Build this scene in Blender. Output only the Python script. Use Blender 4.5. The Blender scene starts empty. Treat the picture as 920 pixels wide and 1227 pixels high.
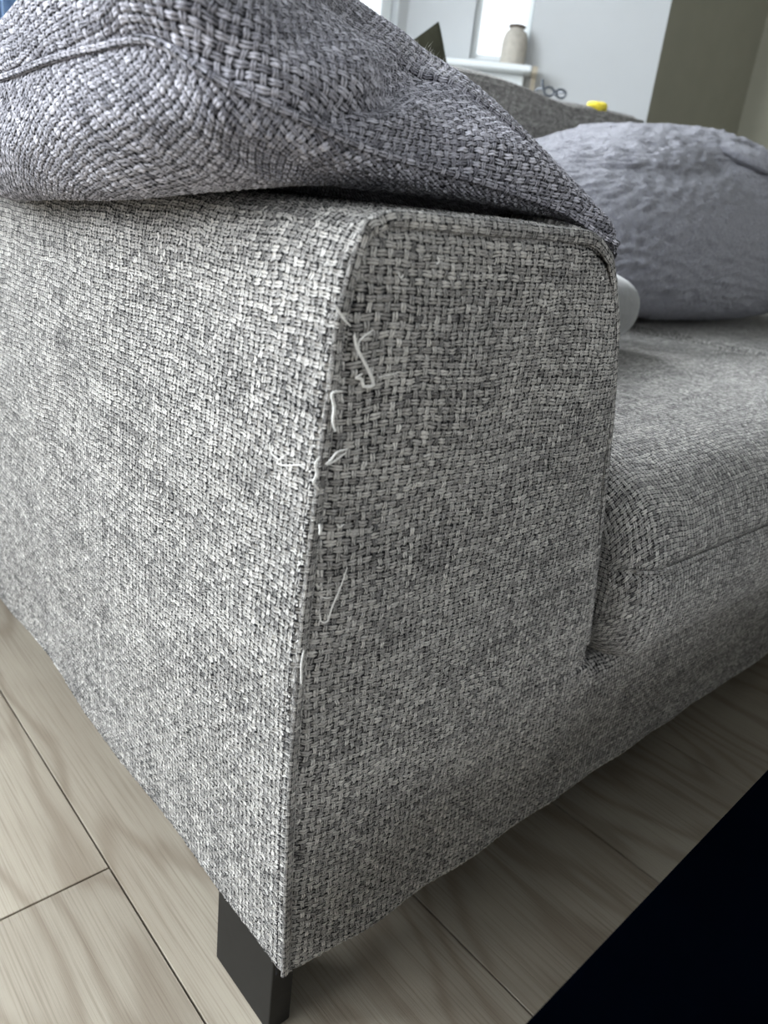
import bpy, bmesh, math, random
import numpy as np
from mathutils import Vector, Matrix

random.seed(7)
RNG = np.random.default_rng(7)
SC = bpy.context.scene
COL = SC.collection
PI = math.pi

# ------------------------------------------------------------------ camera
CAM = Vector((-0.2327, -0.2937, 0.6372))
cd = bpy.data.cameras.new('camera')
cam = bpy.data.objects.new('camera', cd)
COL.objects.link(cam)
right = Vector((0.75063591, -0.65193866, 0.10733923))
up = Vector((0.17343801, 0.35118615, 0.92010192))
fwd = Vector((0.63754606, 0.67204484, -0.37668388))
cam.matrix_world = Matrix(((right.x, up.x, -fwd.x, CAM.x), (right.y, up.y, -fwd.y, CAM.y),
                           (right.z, up.z, -fwd.z, CAM.z), (0, 0, 0, 1)))
cd.sensor_fit = 'VERTICAL'
cd.sensor_height = 24.0
cd.lens = 24.0 * 913.23 / 1227.0
cd.clip_start = 0.02
cd.clip_end = 60
cd.dof.use_dof = True
cd.dof.focus_distance = 0.56
cd.dof.aperture_fstop = 5.6
SC.camera = cam

# ------------------------------------------------------------------ world, light, exposure
w = bpy.data.worlds.new('overcast')
SC.world = w
w.use_nodes = True
bg = w.node_tree.nodes['Background']
bg.inputs['Color'].default_value = (0.86, 0.93, 1.0, 1)
bg.inputs['Strength'].default_value = 1.3


def area(name, loc, aim, sx, sy, power, col=(1, 1, 1), spread=180):
    ld = bpy.data.lights.new(name, 'AREA')
    ld.shape = 'RECTANGLE'
    ld.size, ld.size_y = sx, sy
    ld.energy = power
    ld.color = col
    ld.spread = math.radians(spread)
    o = bpy.data.objects.new(name, ld)
    COL.objects.link(o)
    o.location = loc
    o.rotation_euler = (Vector(aim) - Vector(loc)).to_track_quat('-Z', 'Y').to_euler()
    return o


# daylight entering by the window in the left wall and by the bay behind the sofa
area('daylight_left_window', (-2.33, 0.75, 1.25), (0.5, 0.5, 0.7), 2.0, 1.5, 54, (0.92, 0.965, 1.0))
area('front_fill', (0.1, -3.12, 1.5), (0.1, 0, 0.8), 1.8, 1.4, 11.5, (0.96, 0.98, 1.0))  # added fill from behind the camera to brighten the sofa's front face
area('daylight_bay_window', (0.72, 2.0, 1.9), (0.62, 0.1, 0.5), 1.3, 1.3, 26, (0.90, 0.95, 1.0), 80)
area('daylight_back_window', (-1.35, 1.42, 1.7), (0.1, 0.1, 0.7), 1.3, 1.4, 86, (0.87, 0.94, 1.0))

SC.view_settings.view_transform = 'Standard'
SC.view_settings.look = 'None'
SC.view_settings.gamma = 1.0
SC.view_settings.exposure = 0.76
SC.view_settings.use_curve_mapping = False


# ------------------------------------------------------------------ object helpers
def link(name, me, m=None, parent=None):
    o = bpy.data.objects.new(name, me)
    COL.objects.link(o)
    if m:
        me.materials.append(m)
    if parent:
        o.parent = parent
        o.matrix_parent_inverse = Matrix.Identity(4)
        pass
    return o


def thing(name, label, cat, loc=(0, 0, 0), rz=0, group=None):
    o = bpy.data.objects.new(name, None)
    o.empty_display_size = 0.05
    COL.objects.link(o)
    o.location = loc
    o.rotation_euler = (0, 0, rz)
    return tag(o, label, cat, group)


def tag(o, label, cat, group=None):
    o['label'] = label
    o['category'] = cat
    if group:
        o['group'] = group
    return o


def struct(o):
    o['kind'] = 'structure'
    return o


def grid_mesh(name, P, UV=None, smooth=True, flip=False):
    """P: (n, m, 3) array -> one quad mesh, built with foreach_set"""
    n, m = P.shape[:2]
    idx = np.arange(n * m).reshape(n, m)
    q = np.stack([idx[:-1, :-1], idx[1:, :-1], idx[1:, 1:], idx[:-1, 1:]], -1).reshape(-1, 4)
    if flip:
        q = q[:, ::-1]
    me = bpy.data.meshes.new(name)
    me.vertices.add(n * m)
    me.vertices.foreach_set('co', np.ascontiguousarray(P, dtype=np.float32).reshape(-1))
    nf = len(q)
    me.loops.add(nf * 4)
    me.loops.foreach_set('vertex_index', np.ascontiguousarray(q, dtype=np.int32).reshape(-1))
    me.polygons.add(nf)
    me.polygons.foreach_set('loop_start', np.arange(nf, dtype=np.int32) * 4)
    if smooth:
        me.polygons.foreach_set('use_smooth', np.ones(nf, dtype=bool))
    if UV is not None:
        uvl = me.uv_layers.new(name='UVMap')
        uvl.data.foreach_set('uv', np.ascontiguousarray(UV.reshape(-1, 2)[q.reshape(-1)], dtype=np.float32).reshape(-1))
    me.update(calc_edges=True)
    return me


def bm_mesh(name, bm, smooth=False):
    me = bpy.data.meshes.new(name)
    bm.normal_update()
    bm.to_mesh(me)
    bm.free()
    if smooth:
        me.polygons.foreach_set('use_smooth', [True] * len(me.polygons))
    return me


def box_bm(bm, x0, x1, y0, y1, z0, z1, bevel=0.0, seg=2):
    t = bmesh.new()
    bmesh.ops.create_cube(t, size=1)
    for v in t.verts:
        v.co = Vector(((x0 + x1) / 2 + v.co.x * (x1 - x0), (y0 + y1) / 2 + v.co.y * (y1 - y0),
                       (z0 + z1) / 2 + v.co.z * (z1 - z0)))
    if bevel:
        bmesh.ops.bevel(t, geom=list(t.edges), offset=bevel, segments=seg, profile=0.5, affect='EDGES')
    tmp = bpy.data.meshes.new('tmp')
    t.to_mesh(tmp)
    t.free()
    bm.from_mesh(tmp)
    bpy.data.meshes.remove(tmp)


def box(name, b, m, parent=None, bevel=0.0, seg=2):
    bm = bmesh.new()
    box_bm(bm, *b, bevel=bevel, seg=seg)
    return link(name, bm_mesh(name, bm), m, parent)


def catmull(pts, n, closed=False):
    """dense samples through control points (k, d)"""
    p = np.asarray(pts, float)
    k = len(p)
    if closed:
        q = np.concatenate([p[-1:], p, p[:2]], 0)
        segs = k
    else:
        q = np.concatenate([2 * p[:1] - p[1:2], p, 2 * p[-1:] - p[-2:-1]], 0)
        segs = k - 1
    t = np.asarray(n) if np.ndim(n) else np.linspace(0, segs, n)
    i = np.clip(np.floor(t).astype(int), 0, segs - 1)
    f = (t - i).reshape((-1,) + (1,) * (p.ndim - 1))
    a, b, c, d = q[i], q[i + 1], q[i + 2], q[i + 3]
    return 0.5 * (2 * b + (c - a) * f + (2 * a - 5 * b + 4 * c - d) * f * f + (3 * b - 3 * c + d - a) * f ** 3)


def tube(name, pts, r, m, parent=None, n=6, dense=None, taper=True, flat=1.0):
    P = catmull(pts, dense or len(pts) * 4)
    N = len(P)
    T = np.gradient(P, axis=0)
    T /= np.linalg.norm(T, axis=1, keepdims=True) + 1e-12
    ref = np.array([0.3, -0.9, 0.2]) if abs(T[0] @ np.array([0.3, -0.9, 0.2])) < 0.8 else np.array([1.0, 0, 0])
    A = np.cross(T, ref)
    A /= np.linalg.norm(A, axis=1, keepdims=True) + 1e-12
    B = np.cross(T, A)
    an = np.linspace(0, 2 * PI, n + 1)
    rr = np.full(N, r)
    if taper:
        rr = r * (0.35 + 0.65 * np.sqrt(np.clip(np.sin(np.linspace(0.06, PI - 0.06, N)), 0, 1)))
    G = P[:, None] + rr[:, None, None] * (np.cos(an)[None, :, None] * A[:, None] + flat * np.sin(an)[None, :, None] * B[:, None])
    L = np.concatenate([[0], np.cumsum(np.linalg.norm(np.diff(P, axis=0), axis=1))])
    UV = np.stack([np.broadcast_to(L[:, None], (N, n + 1)), np.broadcast_to(an[None] * r, (N, n + 1))], -1)
    return link(name, grid_mesh(name, G, UV), m, parent)


def snoise(X, Y, seed, scale, octs=4):
    """smooth pseudo noise, sum of rotated sines (about -1..1)"""
    r = np.random.default_rng(seed)
    out = np.zeros(np.shape(X))
    for _ in range(octs * 3):
        a = r.uniform(0, 2 * PI)
        k = scale * r.uniform(0.5, 1.7)
        out = out + np.sin((X * math.cos(a) + Y * math.sin(a)) * k * 2 * PI + r.uniform(0, 6.28))
    return out / (octs * 3) ** 0.5 / 1.2


# ------------------------------------------------------------------ materials
class NT:
    def __init__(s, name):
        s.m = bpy.data.materials.new(name)
        s.m.use_nodes = True
        s.t = s.m.node_tree
        s.b = s.t.nodes['Principled BSDF']

    def node(s, kind, **kw):
        n = s.t.nodes.new(kind)
        for k, v in kw.items():
            setattr(n, k, v)
        return n

    def put(s, sock, v):
        if hasattr(v, 'is_output') or isinstance(v, bpy.types.NodeSocket):
            s.t.links.new(v, sock)
        else:
            sock.default_value = v

    def math(s, op, a, b=0.0, c=None, clamp=False):
        n = s.node('ShaderNodeMath', operation=op, use_clamp=clamp)
        s.put(n.inputs[0], a)
        s.put(n.inputs[1], b)
        if c is not None:
            s.put(n.inputs[2], c)
        return n.outputs[0]

    def vec(s, x, y, z=0.0):
        n = s.node('ShaderNodeCombineXYZ')
        s.put(n.inputs[0], x); s.put(n.inputs[1], y); s.put(n.inputs[2], z)
        return n.outputs[0]

    def sep(s, v):
        n = s.node('ShaderNodeSeparateXYZ')
        s.put(n.inputs[0], v)
        return n.outputs

    def noise(s, v, scale, detail=2.0, rough=0.5):
        n = s.node('ShaderNodeTexNoise')
        s.put(n.inputs['Vector'], v)
        n.inputs['Scale'].default_value = scale
        n.inputs['Detail'].default_value = detail
        n.inputs['Roughness'].default_value = rough
        return n.outputs['Fac']

    def white(s, v):
        n = s.node('ShaderNodeTexWhiteNoise', noise_dimensions='2D')
        s.put(n.inputs['Vector'], v)
        return n.outputs['Value']

    def mix(s, f, a, b, blend='MIX'):
        n = s.node('ShaderNodeMix', data_type='RGBA', blend_type=blend)
        s.put(n.inputs[0], f); s.put(n.inputs[6], a); s.put(n.inputs[7], b)
        return n.outputs[2]

    def ramp(s, f, stops):
        n = s.node('ShaderNodeValToRGB')
        s.put(n.inputs[0], f)
        e = n.color_ramp.elements
        e[0].position, e[0].color = stops[0][0], stops[0][1] + (1,)
        e[1].position, e[1].color = stops[-1][0], stops[-1][1] + (1,)
        for p, c in stops[1:-1]:
            x = e.new(p); x.color = c + (1,)
        return n.outputs[0]

    def bump(s, h, dist, strength=1.0):
        n = s.node('ShaderNodeBump')
        n.inputs['Strength'].default_value = strength
        n.inputs['Distance'].default_value = dist
        s.put(n.inputs['Height'], h)
        s.t.links.new(n.outputs[0], s.b.inputs['Normal'])


def srgb(r, g, b):
    f = lambda c: (c / 255 / 12.92) if c / 255 <= 0.04045 else ((c / 255 + 0.055) / 1.055) ** 2.4
    return (f(r), f(g), f(b))


def plain(name, c, rough=0.7, spec=0.3, noise=0.06, nscale=30, metallic=0.0, bump=0.0):
    k = NT(name)
    tc = k.node('ShaderNodeTexCoord').outputs['Object']
    f = k.noise(tc, nscale, 4)
    lo = tuple(x * (1 - noise) for x in c); hi = tuple(min(1, x * (1 + noise)) for x in c)
    k.put(k.b.inputs['Base Color'], k.ramp(f, [(0.3, lo), (0.7, hi)]))
    k.b.inputs['Roughness'].default_value = rough
    k.b.inputs['Specular IOR Level'].default_value = spec
    k.b.inputs['Metallic'].default_value = metallic
    if bump:
        k.bump(f, bump)
    return k.m


CU, CV = 0.0050, 0.0043      # size of one cell of the weave (m)


def weave_height(U, V):
    """macro relief of the basket weave at uv (m): 0..1"""
    u, v = U / CU, V / CV
    i, j = np.floor(u), np.floor(v)
    fu, fv = u - i - 0.5, v - j - 0.5
    s = 1 - 2 * np.mod(i + j, 2)
    hw = s * np.cos(PI * fu) * 0.55 + (1 - (np.abs(fv) / 0.5) ** 4) * 0.55 - 0.2
    hp = -s * np.cos(PI * fv) * 0.45 + (1 - (np.abs(fu) / 0.5) ** 4) * 0.55 - 0.25
    return np.maximum(np.maximum(hw, hp), -0.1)


def weave_material(name, weft_lo, weft_hi, warp_lo, warp_hi, gap, bump=0.0013):
    k = NT(name)
    uv = k.node('ShaderNodeTexCoord').outputs['UV']
    x, y, _ = k.sep(uv)
    u = k.math('DIVIDE', x, CU)
    v = k.math('DIVIDE', y, CV)
    # wobble of the yarns
    nz = k.math('SUBTRACT', k.noise(k.vec(u, v), 1.3, 2), 0.5)
    nz2 = k.math('SUBTRACT', k.noise(k.vec(v, u, 4.0), 1.1, 2), 0.5)
    i = k.math('FLOOR', u); j = k.math('FLOOR', v)
    fu = k.math('SUBTRACT', k.math('SUBTRACT', u, i), 0.5)
    fv = k.math('SUBTRACT', k.math('SUBTRACT', v, j), 0.5)
    par = k.math('MODULO', k.math('ABSOLUTE', k.math('ADD', i, j)), 2.0)
    s = k.math('SUBTRACT', 1.0, k.math('MULTIPLY', par, 2.0))
    thw = k.math('ADD', 0.74, k.math('MULTIPLY', k.noise(k.vec(k.math('MULTIPLY', u, 0.55), j, 5.0), 1.0, 2), 0.56))
    thp = k.math('ADD', 0.70, k.math('MULTIPLY', k.noise(k.vec(i, k.math('MULTIPLY', v, 0.55), 8.0), 1.0, 2), 0.60))
    gu = k.math('MULTIPLY', k.math('ADD', fu, k.math('MULTIPLY', nz, 0.42)), thp)
    gv = k.math('MULTIPLY', k.math('ADD', fv, k.math('MULTIPLY', nz2, 0.42)), thw)

    def yarn(a, c, sg, amp, half):
        # a: along the yarn, c: across it; two strands lie side by side
        wave = k.math('MULTIPLY', k.math('MULTIPLY', sg, amp), k.math('COSINE', k.math('MULTIPLY', a, PI)))
        ac = k.math('ABSOLUTE', c)
        d = k.math('DIVIDE', k.math('SUBTRACT', ac, half * 0.5), half * 0.54)
        strand = k.math('SUBTRACT', 1.0, k.math('MULTIPLY', d, d))
        strand = k.math('MAXIMUM', strand, -1.6)
        return k.math('ADD', wave, k.math('MULTIPLY', strand, 0.42)), strand

    hw, sw = yarn(fu, gv, s, 0.50, 0.42)
    hp, sp = yarn(fv, gu, k.math('MULTIPLY', s, -1.0), 0.46, 0.31)
    top = k.math('MAXIMUM', hw, hp)
    isw = k.math('GREATER_THAN', hw, hp)
    vis = k.math('ADD', k.math('MULTIPLY', sw, isw), k.math('MULTIPLY', sp, k.math('SUBTRACT', 1.0, isw)))
    # fibres
    fib_w = k.noise(k.vec(k.math('MULTIPLY', u, 1.6), k.math('MULTIPLY', v, 9.0)), 1.0, 3, 0.7)
    fib_p = k.noise(k.vec(k.math('MULTIPLY', u, 9.0), k.math('MULTIPLY', v, 1.6), 9.0), 1.0, 3, 0.7)
    # each float has a tone of its own, rows and columns drift
    rw = k.white(k.vec(k.math('FLOOR', k.math('DIVIDE', k.math('ADD', u, j), 2.0)), k.math('ADD', j, 0.5)))
    rp = k.white(k.vec(k.math('ADD', i, 0.5), k.math('FLOOR', k.math('DIVIDE', k.math('ADD', v, i), 2.0))))
    row = k.noise(k.vec(k.math('MULTIPLY', u, 0.035), k.math('MULTIPLY', j, 0.45), 3.0), 1.0, 2)
    colm = k.noise(k.vec(k.math('MULTIPLY', i, 0.55), k.math('MULTIPLY', v, 0.035), 7.0), 1.0, 2)

    def tone(fib, rnd, drift):
        a = k.math('MULTIPLY', k.math('SUBTRACT', fib, 0.5), 2.0)
        b = k.math('MULTIPLY', k.math('SUBTRACT', rnd, 0.5), 0.42)
        c = k.math('MULTIPLY', k.math('SUBTRACT', drift, 0.5), 1.1)
        return k.math('ADD', k.math('ADD', a, b), k.math('ADD', c, 0.5), clamp=True)

    cw = k.ramp(tone(fib_w, rw, row), [(0.0, weft_lo), (1.0, weft_hi)])
    cp = k.ramp(tone(fib_p, rp, colm), [(0.0, warp_lo), (1.0, warp_hi)])
    c = k.mix(isw, cp, cw)
    # crevice shade painted in between the floats, along with dark inner threads
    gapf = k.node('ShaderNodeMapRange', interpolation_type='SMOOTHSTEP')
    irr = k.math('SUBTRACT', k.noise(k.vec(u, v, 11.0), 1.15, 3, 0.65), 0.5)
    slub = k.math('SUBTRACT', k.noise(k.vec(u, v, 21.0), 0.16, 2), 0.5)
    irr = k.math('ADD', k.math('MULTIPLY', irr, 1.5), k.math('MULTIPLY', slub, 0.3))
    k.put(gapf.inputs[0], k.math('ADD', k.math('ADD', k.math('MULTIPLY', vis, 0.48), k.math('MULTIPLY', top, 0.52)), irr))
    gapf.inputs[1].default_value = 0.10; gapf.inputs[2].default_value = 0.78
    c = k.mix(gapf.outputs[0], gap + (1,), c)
    k.put(k.b.inputs['Base Color'], c)
    k.b.inputs['Roughness'].default_value = 0.95
    k.b.inputs['Specular IOR Level'].default_value = 0.12
    k.b.inputs['Sheen Weight'].default_value = 0.15
    k.b.inputs['Sheen Roughness'].default_value = 0.4
    h = k.math('ADD', top, k.math('MULTIPLY', k.math('ADD', fib_w, fib_p), 0.16))
    k.bump(h, bump)
    return k.m


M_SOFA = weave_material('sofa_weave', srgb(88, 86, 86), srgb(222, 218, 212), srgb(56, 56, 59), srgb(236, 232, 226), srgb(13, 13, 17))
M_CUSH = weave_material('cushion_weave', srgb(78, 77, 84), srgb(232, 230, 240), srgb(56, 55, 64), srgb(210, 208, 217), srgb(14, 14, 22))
M_THREAD = plain('loose_thread', srgb(226, 224, 220), 0.9, 0.1, 0.12, 900)
M_WELT = M_SOFA
M_UNDER = plain('underlining', srgb(32, 31, 31), 0.9, 0.1)
M_LEG = plain('leg_lacquer', srgb(36, 35, 33), 0.6, 0.2, 0.08, 120)
M_BLACK = plain('black_lacquer', srgb(1, 2, 5), 0.8, 0.0, 0.1, 40)
M_WHITE = plain('white_paint', srgb(193, 195, 196), 0.75, 0.2, 0.015, 8)
M_FRAMEW = plain('white_gloss', srgb(230, 234, 234), 0.4, 0.4, 0.015, 8)
M_OLIVE = plain('olive_grey_paint', srgb(136, 134, 120), 0.85, 0.15, 0.03, 14)
M_BASEFL = plain('subfloor', srgb(34, 28, 22), 0.95, 0.05)
M_VASE = plain('stoneware', srgb(176, 170, 160), 0.8, 0.2, 0.12, 60, bump=0.002)
M_VASED = plain('vase_rim_brown', srgb(96, 88, 80), 0.7, 0.2, 0.1, 60)
M_DOLIVE = plain('dark_olive_velvet', srgb(66, 66, 54), 0.95, 0.1, 0.15, 60)
M_DBLACK = plain('charcoal_velvet', srgb(34, 34, 35), 0.95, 0.1, 0.15, 60)
M_YELLOW = plain('yellow_plastic', srgb(236, 214, 70), 0.5, 0.3, 0.1, 60)
M_SPECS = plain('grey_acetate', srgb(84, 90, 98), 0.4, 0.4, 0.1, 60)
M_BLUE = plain('blue_cloth', srgb(150, 178, 214), 0.9, 0.1, 0.25, 25)
M_STITCH = plain('dark_stitch', srgb(40, 40, 44), 0.9, 0.1)
M_TAN = plain('sill_end_shade', srgb(176, 166, 148), 0.7, 0.2, 0.1, 30)  # tan stands in for shade on the white sill's end


def soft_material(name, c, bscale, bdist, contrast=0.18):
    k = NT(name)
    tc = k.node('ShaderNodeTexCoord').outputs['Object']
    f = k.noise(tc, bscale, 3, 0.6)
    g = k.noise(tc, bscale * 6, 3, 0.7)
    lo = tuple(x * (1 - contrast) for x in c); hi = tuple(min(1, x * (1 + contrast)) for x in c)
    h = k.math('ADD', f, k.math('MULTIPLY', g, 0.35))
    k.put(k.b.inputs['Base Color'], k.ramp(h, [(0.45, lo), (0.85, hi)]))
    k.b.inputs['Roughness'].default_value = 1.0
    k.b.inputs['Specular IOR Level'].default_value = 0.05
    k.b.inputs['Sheen Weight'].default_value = 0.5
    k.b.inputs['Sheen Roughness'].default_value = 0.5
    k.bump(h, bdist)
    return k.m


M_PLUSH = soft_material('plush_pile', srgb(139, 139, 149), 160, 0.010)
M_LIGHT = soft_material('light_grey_cotton', srgb(114, 114, 113), 160, 0.001, 0.06)


def oak():
    k = NT('grey_oak')
    tc = k.node('ShaderNodeTexCoord').outputs['Object']
    rnd = k.node('ShaderNodeObjectInfo').outputs['Random']
    x, y, z = k.sep(tc)
    off = k.math('MULTIPLY', rnd, 37.0)
    xo = k.math('ADD', x, off)
    low = k.noise(k.vec(k.math('MULTIPLY', xo, 5.0), k.math('MULTIPLY', y, 1.1), off), 1.0, 2)
    # growth rings cut along the board
    ring = k.math('MULTIPLY', k.math('ADD', k.math('MULTIPLY', low, 1.0), k.math('MULTIPLY', x, 0.9)), 95.0)
    wob = k.noise(k.vec(k.math('MULTIPLY', xo, 40.0), k.math('MULTIPLY', y, 6.0)), 1.0, 3)
    band = k.math('ADD', k.math('MULTIPLY', k.math('SINE', k.math('ADD', ring, k.math('MULTIPLY', wob, 5.0))), 0.5), 0.5)
    band = k.math('POWER', band, 3.0)
    fine = k.noise(k.vec(k.math('MULTIPLY', xo, 480.0), k.math('MULTIPLY', y, 6.0)), 1.0, 3, 0.65)
    blot = k.noise(k.vec(k.math('MULTIPLY', xo, 6.0), k.math('MULTIPLY', y, 3.0), 2.0), 1.0, 3)
    base = k.ramp(blot, [(0.25, srgb(152, 141, 126)), (0.75, srgb(180, 171, 155))])
    c = k.mix(k.math('MULTIPLY', band, 0.45), base, srgb(118, 103, 87) + (1,))
    fl = k.node('ShaderNodeMapRange')
    k.put(fl.inputs[0], fine)
    fl.inputs[1].default_value = 0.48; fl.inputs[2].default_value = 0.70
    fl.inputs[3].default_value = 0.0; fl.inputs[4].default_value = 0.45
    c = k.mix(fl.outputs[0], c, srgb(104, 90, 74) + (1,))
    # a knot here and there
    vor = k.node('ShaderNodeTexVoronoi')
    k.put(vor.inputs['Vector'], k.vec(k.math('MULTIPLY', xo, 3.2), k.math('MULTIPLY', y, 1.9), off))
    vor.inputs['Scale'].default_value = 1.0
    kn = k.node('ShaderNodeMapRange', interpolation_type='SMOOTHSTEP')
    k.put(kn.inputs[0], vor.outputs['Distance'])
    kn.inputs[1].default_value = 0.02; kn.inputs[2].default_value = 0.065
    kn.inputs[3].default_value = 0.75; kn.inputs[4].default_value = 0.0
    c = k.mix(kn.outputs[0], c, srgb(92, 74, 60) + (1,))
    tint = k.math('ADD', 0.93, k.math('MULTIPLY', rnd, 0.12))
    c = k.mix(1.0, c, k.vec(tint, tint, tint), 'MULTIPLY')
    k.put(k.b.inputs['Base Color'], c)
    k.b.inputs['Roughness'].default_value = 0.55
    k.b.inputs['Specular IOR Level'].default_value = 0.3
    k.bump(k.math('ADD', k.math('MULTIPLY', fine, -0.5), k.math('MULTIPLY', band, -0.25)), 0.0006)
    return k.m


M_OAK = oak()


def glass():
    k = NT('window_glass')
    t = k.node('ShaderNodeBsdfTransparent')
    g = k.node('ShaderNodeBsdfGlossy')
    g.inputs['Roughness'].default_value = 0.02
    mx = k.node('ShaderNodeMixShader')
    mx.inputs[0].default_value = 0.06
    k.t.links.new(t.outputs[0], mx.inputs[1]); k.t.links.new(g.outputs[0], mx.inputs[2])
    k.t.links.new(mx.outputs[0], k.t.nodes['Material Output'].inputs['Surface'])
    return k.m


M_GLASS = glass()

# ------------------------------------------------------------------ the room
XL, XR, YF, YB, H = -2.2, 2.548, -3.2, 1.12, 2.5
C2 = np.array([1.984, 1.12])                 # where the bay meets the back wall
DS = np.array([-math.cos(math.radians(50)), math.sin(math.radians(50))])
C3 = C2 + DS * 0.74                          # splay meets the bay front
BAYW = C3[1]
C4 = np.array([0.0, BAYW])
C5 = np.array([-0.476, 1.12])


def wall(name, p0, p1, openings, m, th=0.12, z0=0.0, z1=H, out=1):
    """a wall from p0 to p1 (seen from the room), openings (s0, s1, z0, z1); boxes share one mesh"""
    p0, p1 = np.array(p0, float), np.array(p1, float)
    L = np.linalg.norm(p1 - p0)
    d = (p1 - p0) / L
    n = np.array([-d[1], d[0]]) * out
    bm = bmesh.new()

    def slab(a, b, c, e):
        if b - a < 1e-4 or e - c < 1e-4:
            return
        vs = []
        for (s, t) in ((a, 0), (b, 0), (b, th), (a, th)):
            q = p0 + d * s + n * t
            vs.append(q)
        lo = [bm.verts.new((q[0], q[1], c)) for q in vs]
        hi = [bm.verts.new((q[0], q[1], e)) for q in vs]
        bm.faces.new(lo[::-1]); bm.faces.new(hi)
        for a_ in range(4):
            b_ = (a_ + 1) % 4
            bm.faces.new((lo[a_], lo[b_], hi[b_], hi[a_]))
    xs = 0.0
    for (s0, s1, c0, c1) in sorted(openings):
        slab(xs, s0, z0, z1)
        slab(s0, s1, z0, c0)
        slab(s0, s1, c1, z1)
        xs = s1
    slab(xs, L, z0, z1)
    bmesh.ops.recalc_face_normals(bm, faces=bm.faces)
    return struct(link(name, bm_mesh(name, bm), m))


def window(name, p0, p1, op, m, out=1, bar=0.035, mull=(), depth=0.07, inset=0.03):
    """frame bars round an opening, with panes as children"""
    p0, p1 = np.array(p0, float), np.array(p1, float)
    d = (p1 - p0) / np.linalg.norm(p1 - p0)
    ang = math.atan2(d[1], d[0])
    n = np.array([-d[1], d[0]]) * out
    s0, s1, z0, z1 = op
    o = p0 + d * s0
    bm = bmesh.new()
    W = s1 - s0
    y0, y1 = (inset, inset + depth) if out > 0 else (-inset - depth, -inset)
    for b in ((0, bar, z0, z1), (W - bar, W, z0, z1), (bar, W - bar, z0, z0 + bar), (bar, W - bar, z1 - bar, z1)):
        box_bm(bm, b[0], b[1], y0, y1, b[2], b[3], bevel=0.004, seg=1)
    for q in mull:
        box_bm(bm, q - bar / 2, q + bar / 2, y0, y1, z0 + bar, z1 - bar, bevel=0.004, seg=1)
    fr = struct(link(name, bm_mesh(name, bm), m))
    fr.location = (o[0], o[1], 0)
    fr.rotation_euler = (0, 0, ang)
    edges = [bar] + [e for q in mull for e in (q - bar / 2, q + bar / 2)] + [W - bar]
    ym = (y0 + y1) / 2
    for a in range(0, len(edges), 2):
        box('pane', (edges[a], edges[a + 1], ym - 0.002, ym + 0.002, z0 + bar, z1 - bar), M_GLASS, fr)
    return fr


struct(box('floor', (XL, XR, YF, BAYW, -0.05, -0.014), M_BASEFL))
fl = bpy.data.objects['floor']
PW, PL = 0.2262, 1.38
plank_cache = {}


def plank(x0, y0, x1, y1):
    key = (round(x1 - x0, 4), round(y1 - y0, 4))
    if key not in plank_cache:
        a, b = key[0] / 2 - 0.0009, key[1] / 2 - 0.0009
        bm = bmesh.new()
        box_bm(bm, -a, a, -b, b, -0.014, 0.0)
        te = [e for e in bm.edges if all(v.co.z > -0.001 for v in e.verts)]
        bmesh.ops.bevel(bm, geom=te, offset=0.0005, segments=1, affect='EDGES')
        me = bm_mesh('plank', bm)
        me.materials.append(M_OAK)
        plank_cache[key] = me
    o = bpy.data.objects.new('plank', plank_cache[key])
    COL.objects.link(o)
    o.parent = fl
    o.location = ((x0 + x1) / 2, (y0 + y1) / 2, 0.0)


kx0 = int(math.floor((XL + 0.0165) / PW))
for kx in range(kx0, int((XR + 0.0165) / PW) + 1):
    xa, xb = -0.0165 + kx * PW, -0.0165 + (kx + 1) * PW
    xa, xb = max(xa, XL), min(xb, XR)
    if xb - xa < 0.02:
        continue
    joint = 0.267 if kx == -1 else (0.267 + ((kx * 0.531 + 0.35) % 1.0) * PL)
    if kx in (0, 1, 2, 3):
        joint = 0.98 + 0.07 * kx
    y = joint - math.ceil((joint - YF) / PL) * PL
    while y < BAYW:
        ya, yb = max(y, YF), min(y + PL, BAYW)
        if yb - ya > 0.02:
            plank(xa, ya, xb, yb)
        y += PL

struct(box('ceiling', (XL, XR, YF, BAYW + 0.2, H, H + 0.05), M_WHITE))
wall('wall_left', (XL, YF), (XL, YB), [(3.1, 4.25, 0.0, 0.0), (3.2, 4.15, 0.75, 2.2)][1:], M_WHITE)
wall('wall_front', (XR, YF), (XL, YF), [(1.55, 3.35, 0.8, 2.2)], M_WHITE)
window('added_front_window', (XR, YF), (XL, YF), (1.55, 3.35, 0.8, 2.2), M_FRAMEW, mull=(0.9,))  # unseen window, added to house the front fill light
wall('wall_right', (XR, YB), (XR, YF), [], M_OLIVE)
wall('wall_back', (C2[0], YB), (XR, YB), [], M_OLIVE)
wall('wall_back_left', (XL, YB), (C5[0], YB), [(0.15, 1.45, 0.75, 2.2)], M_OLIVE)
wall('wall_bay_right', C3, C2, [(0.74 - 0.545, 0.74 - 0.375, 1.052, 2.2)], M_WHITE)
wall('wall_bay_front', C4, C3, [(0.10, 1.47, 0.80, 2.25)], M_WHITE)
wall('wall_bay_left', C5, C4, [(0.12, 0.6, 1.0, 2.2)], M_WHITE)
window('window_1', C3, C2, (0.74 - 0.545, 0.74 - 0.375, 1.052, 2.2), M_FRAMEW, bar=0.018)
window('window_2', C4, C3, (0.10, 1.47, 0.80, 2.25), M_FRAMEW, bar=0.04, mull=(0.6, 1.215))
window('window_3', (XL, YF), (XL, YB), (3.2, 4.15, 0.75, 2.2), M_FRAMEW, mull=(0.5,))
window('window_4', C5, C4, (0.12, 0.6, 1.0, 2.2), M_FRAMEW)
window('window_5', (XL, YB), (C5[0], YB), (0.15, 1.45, 0.75, 2.2), M_FRAMEW, mull=(0.65,))

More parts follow.
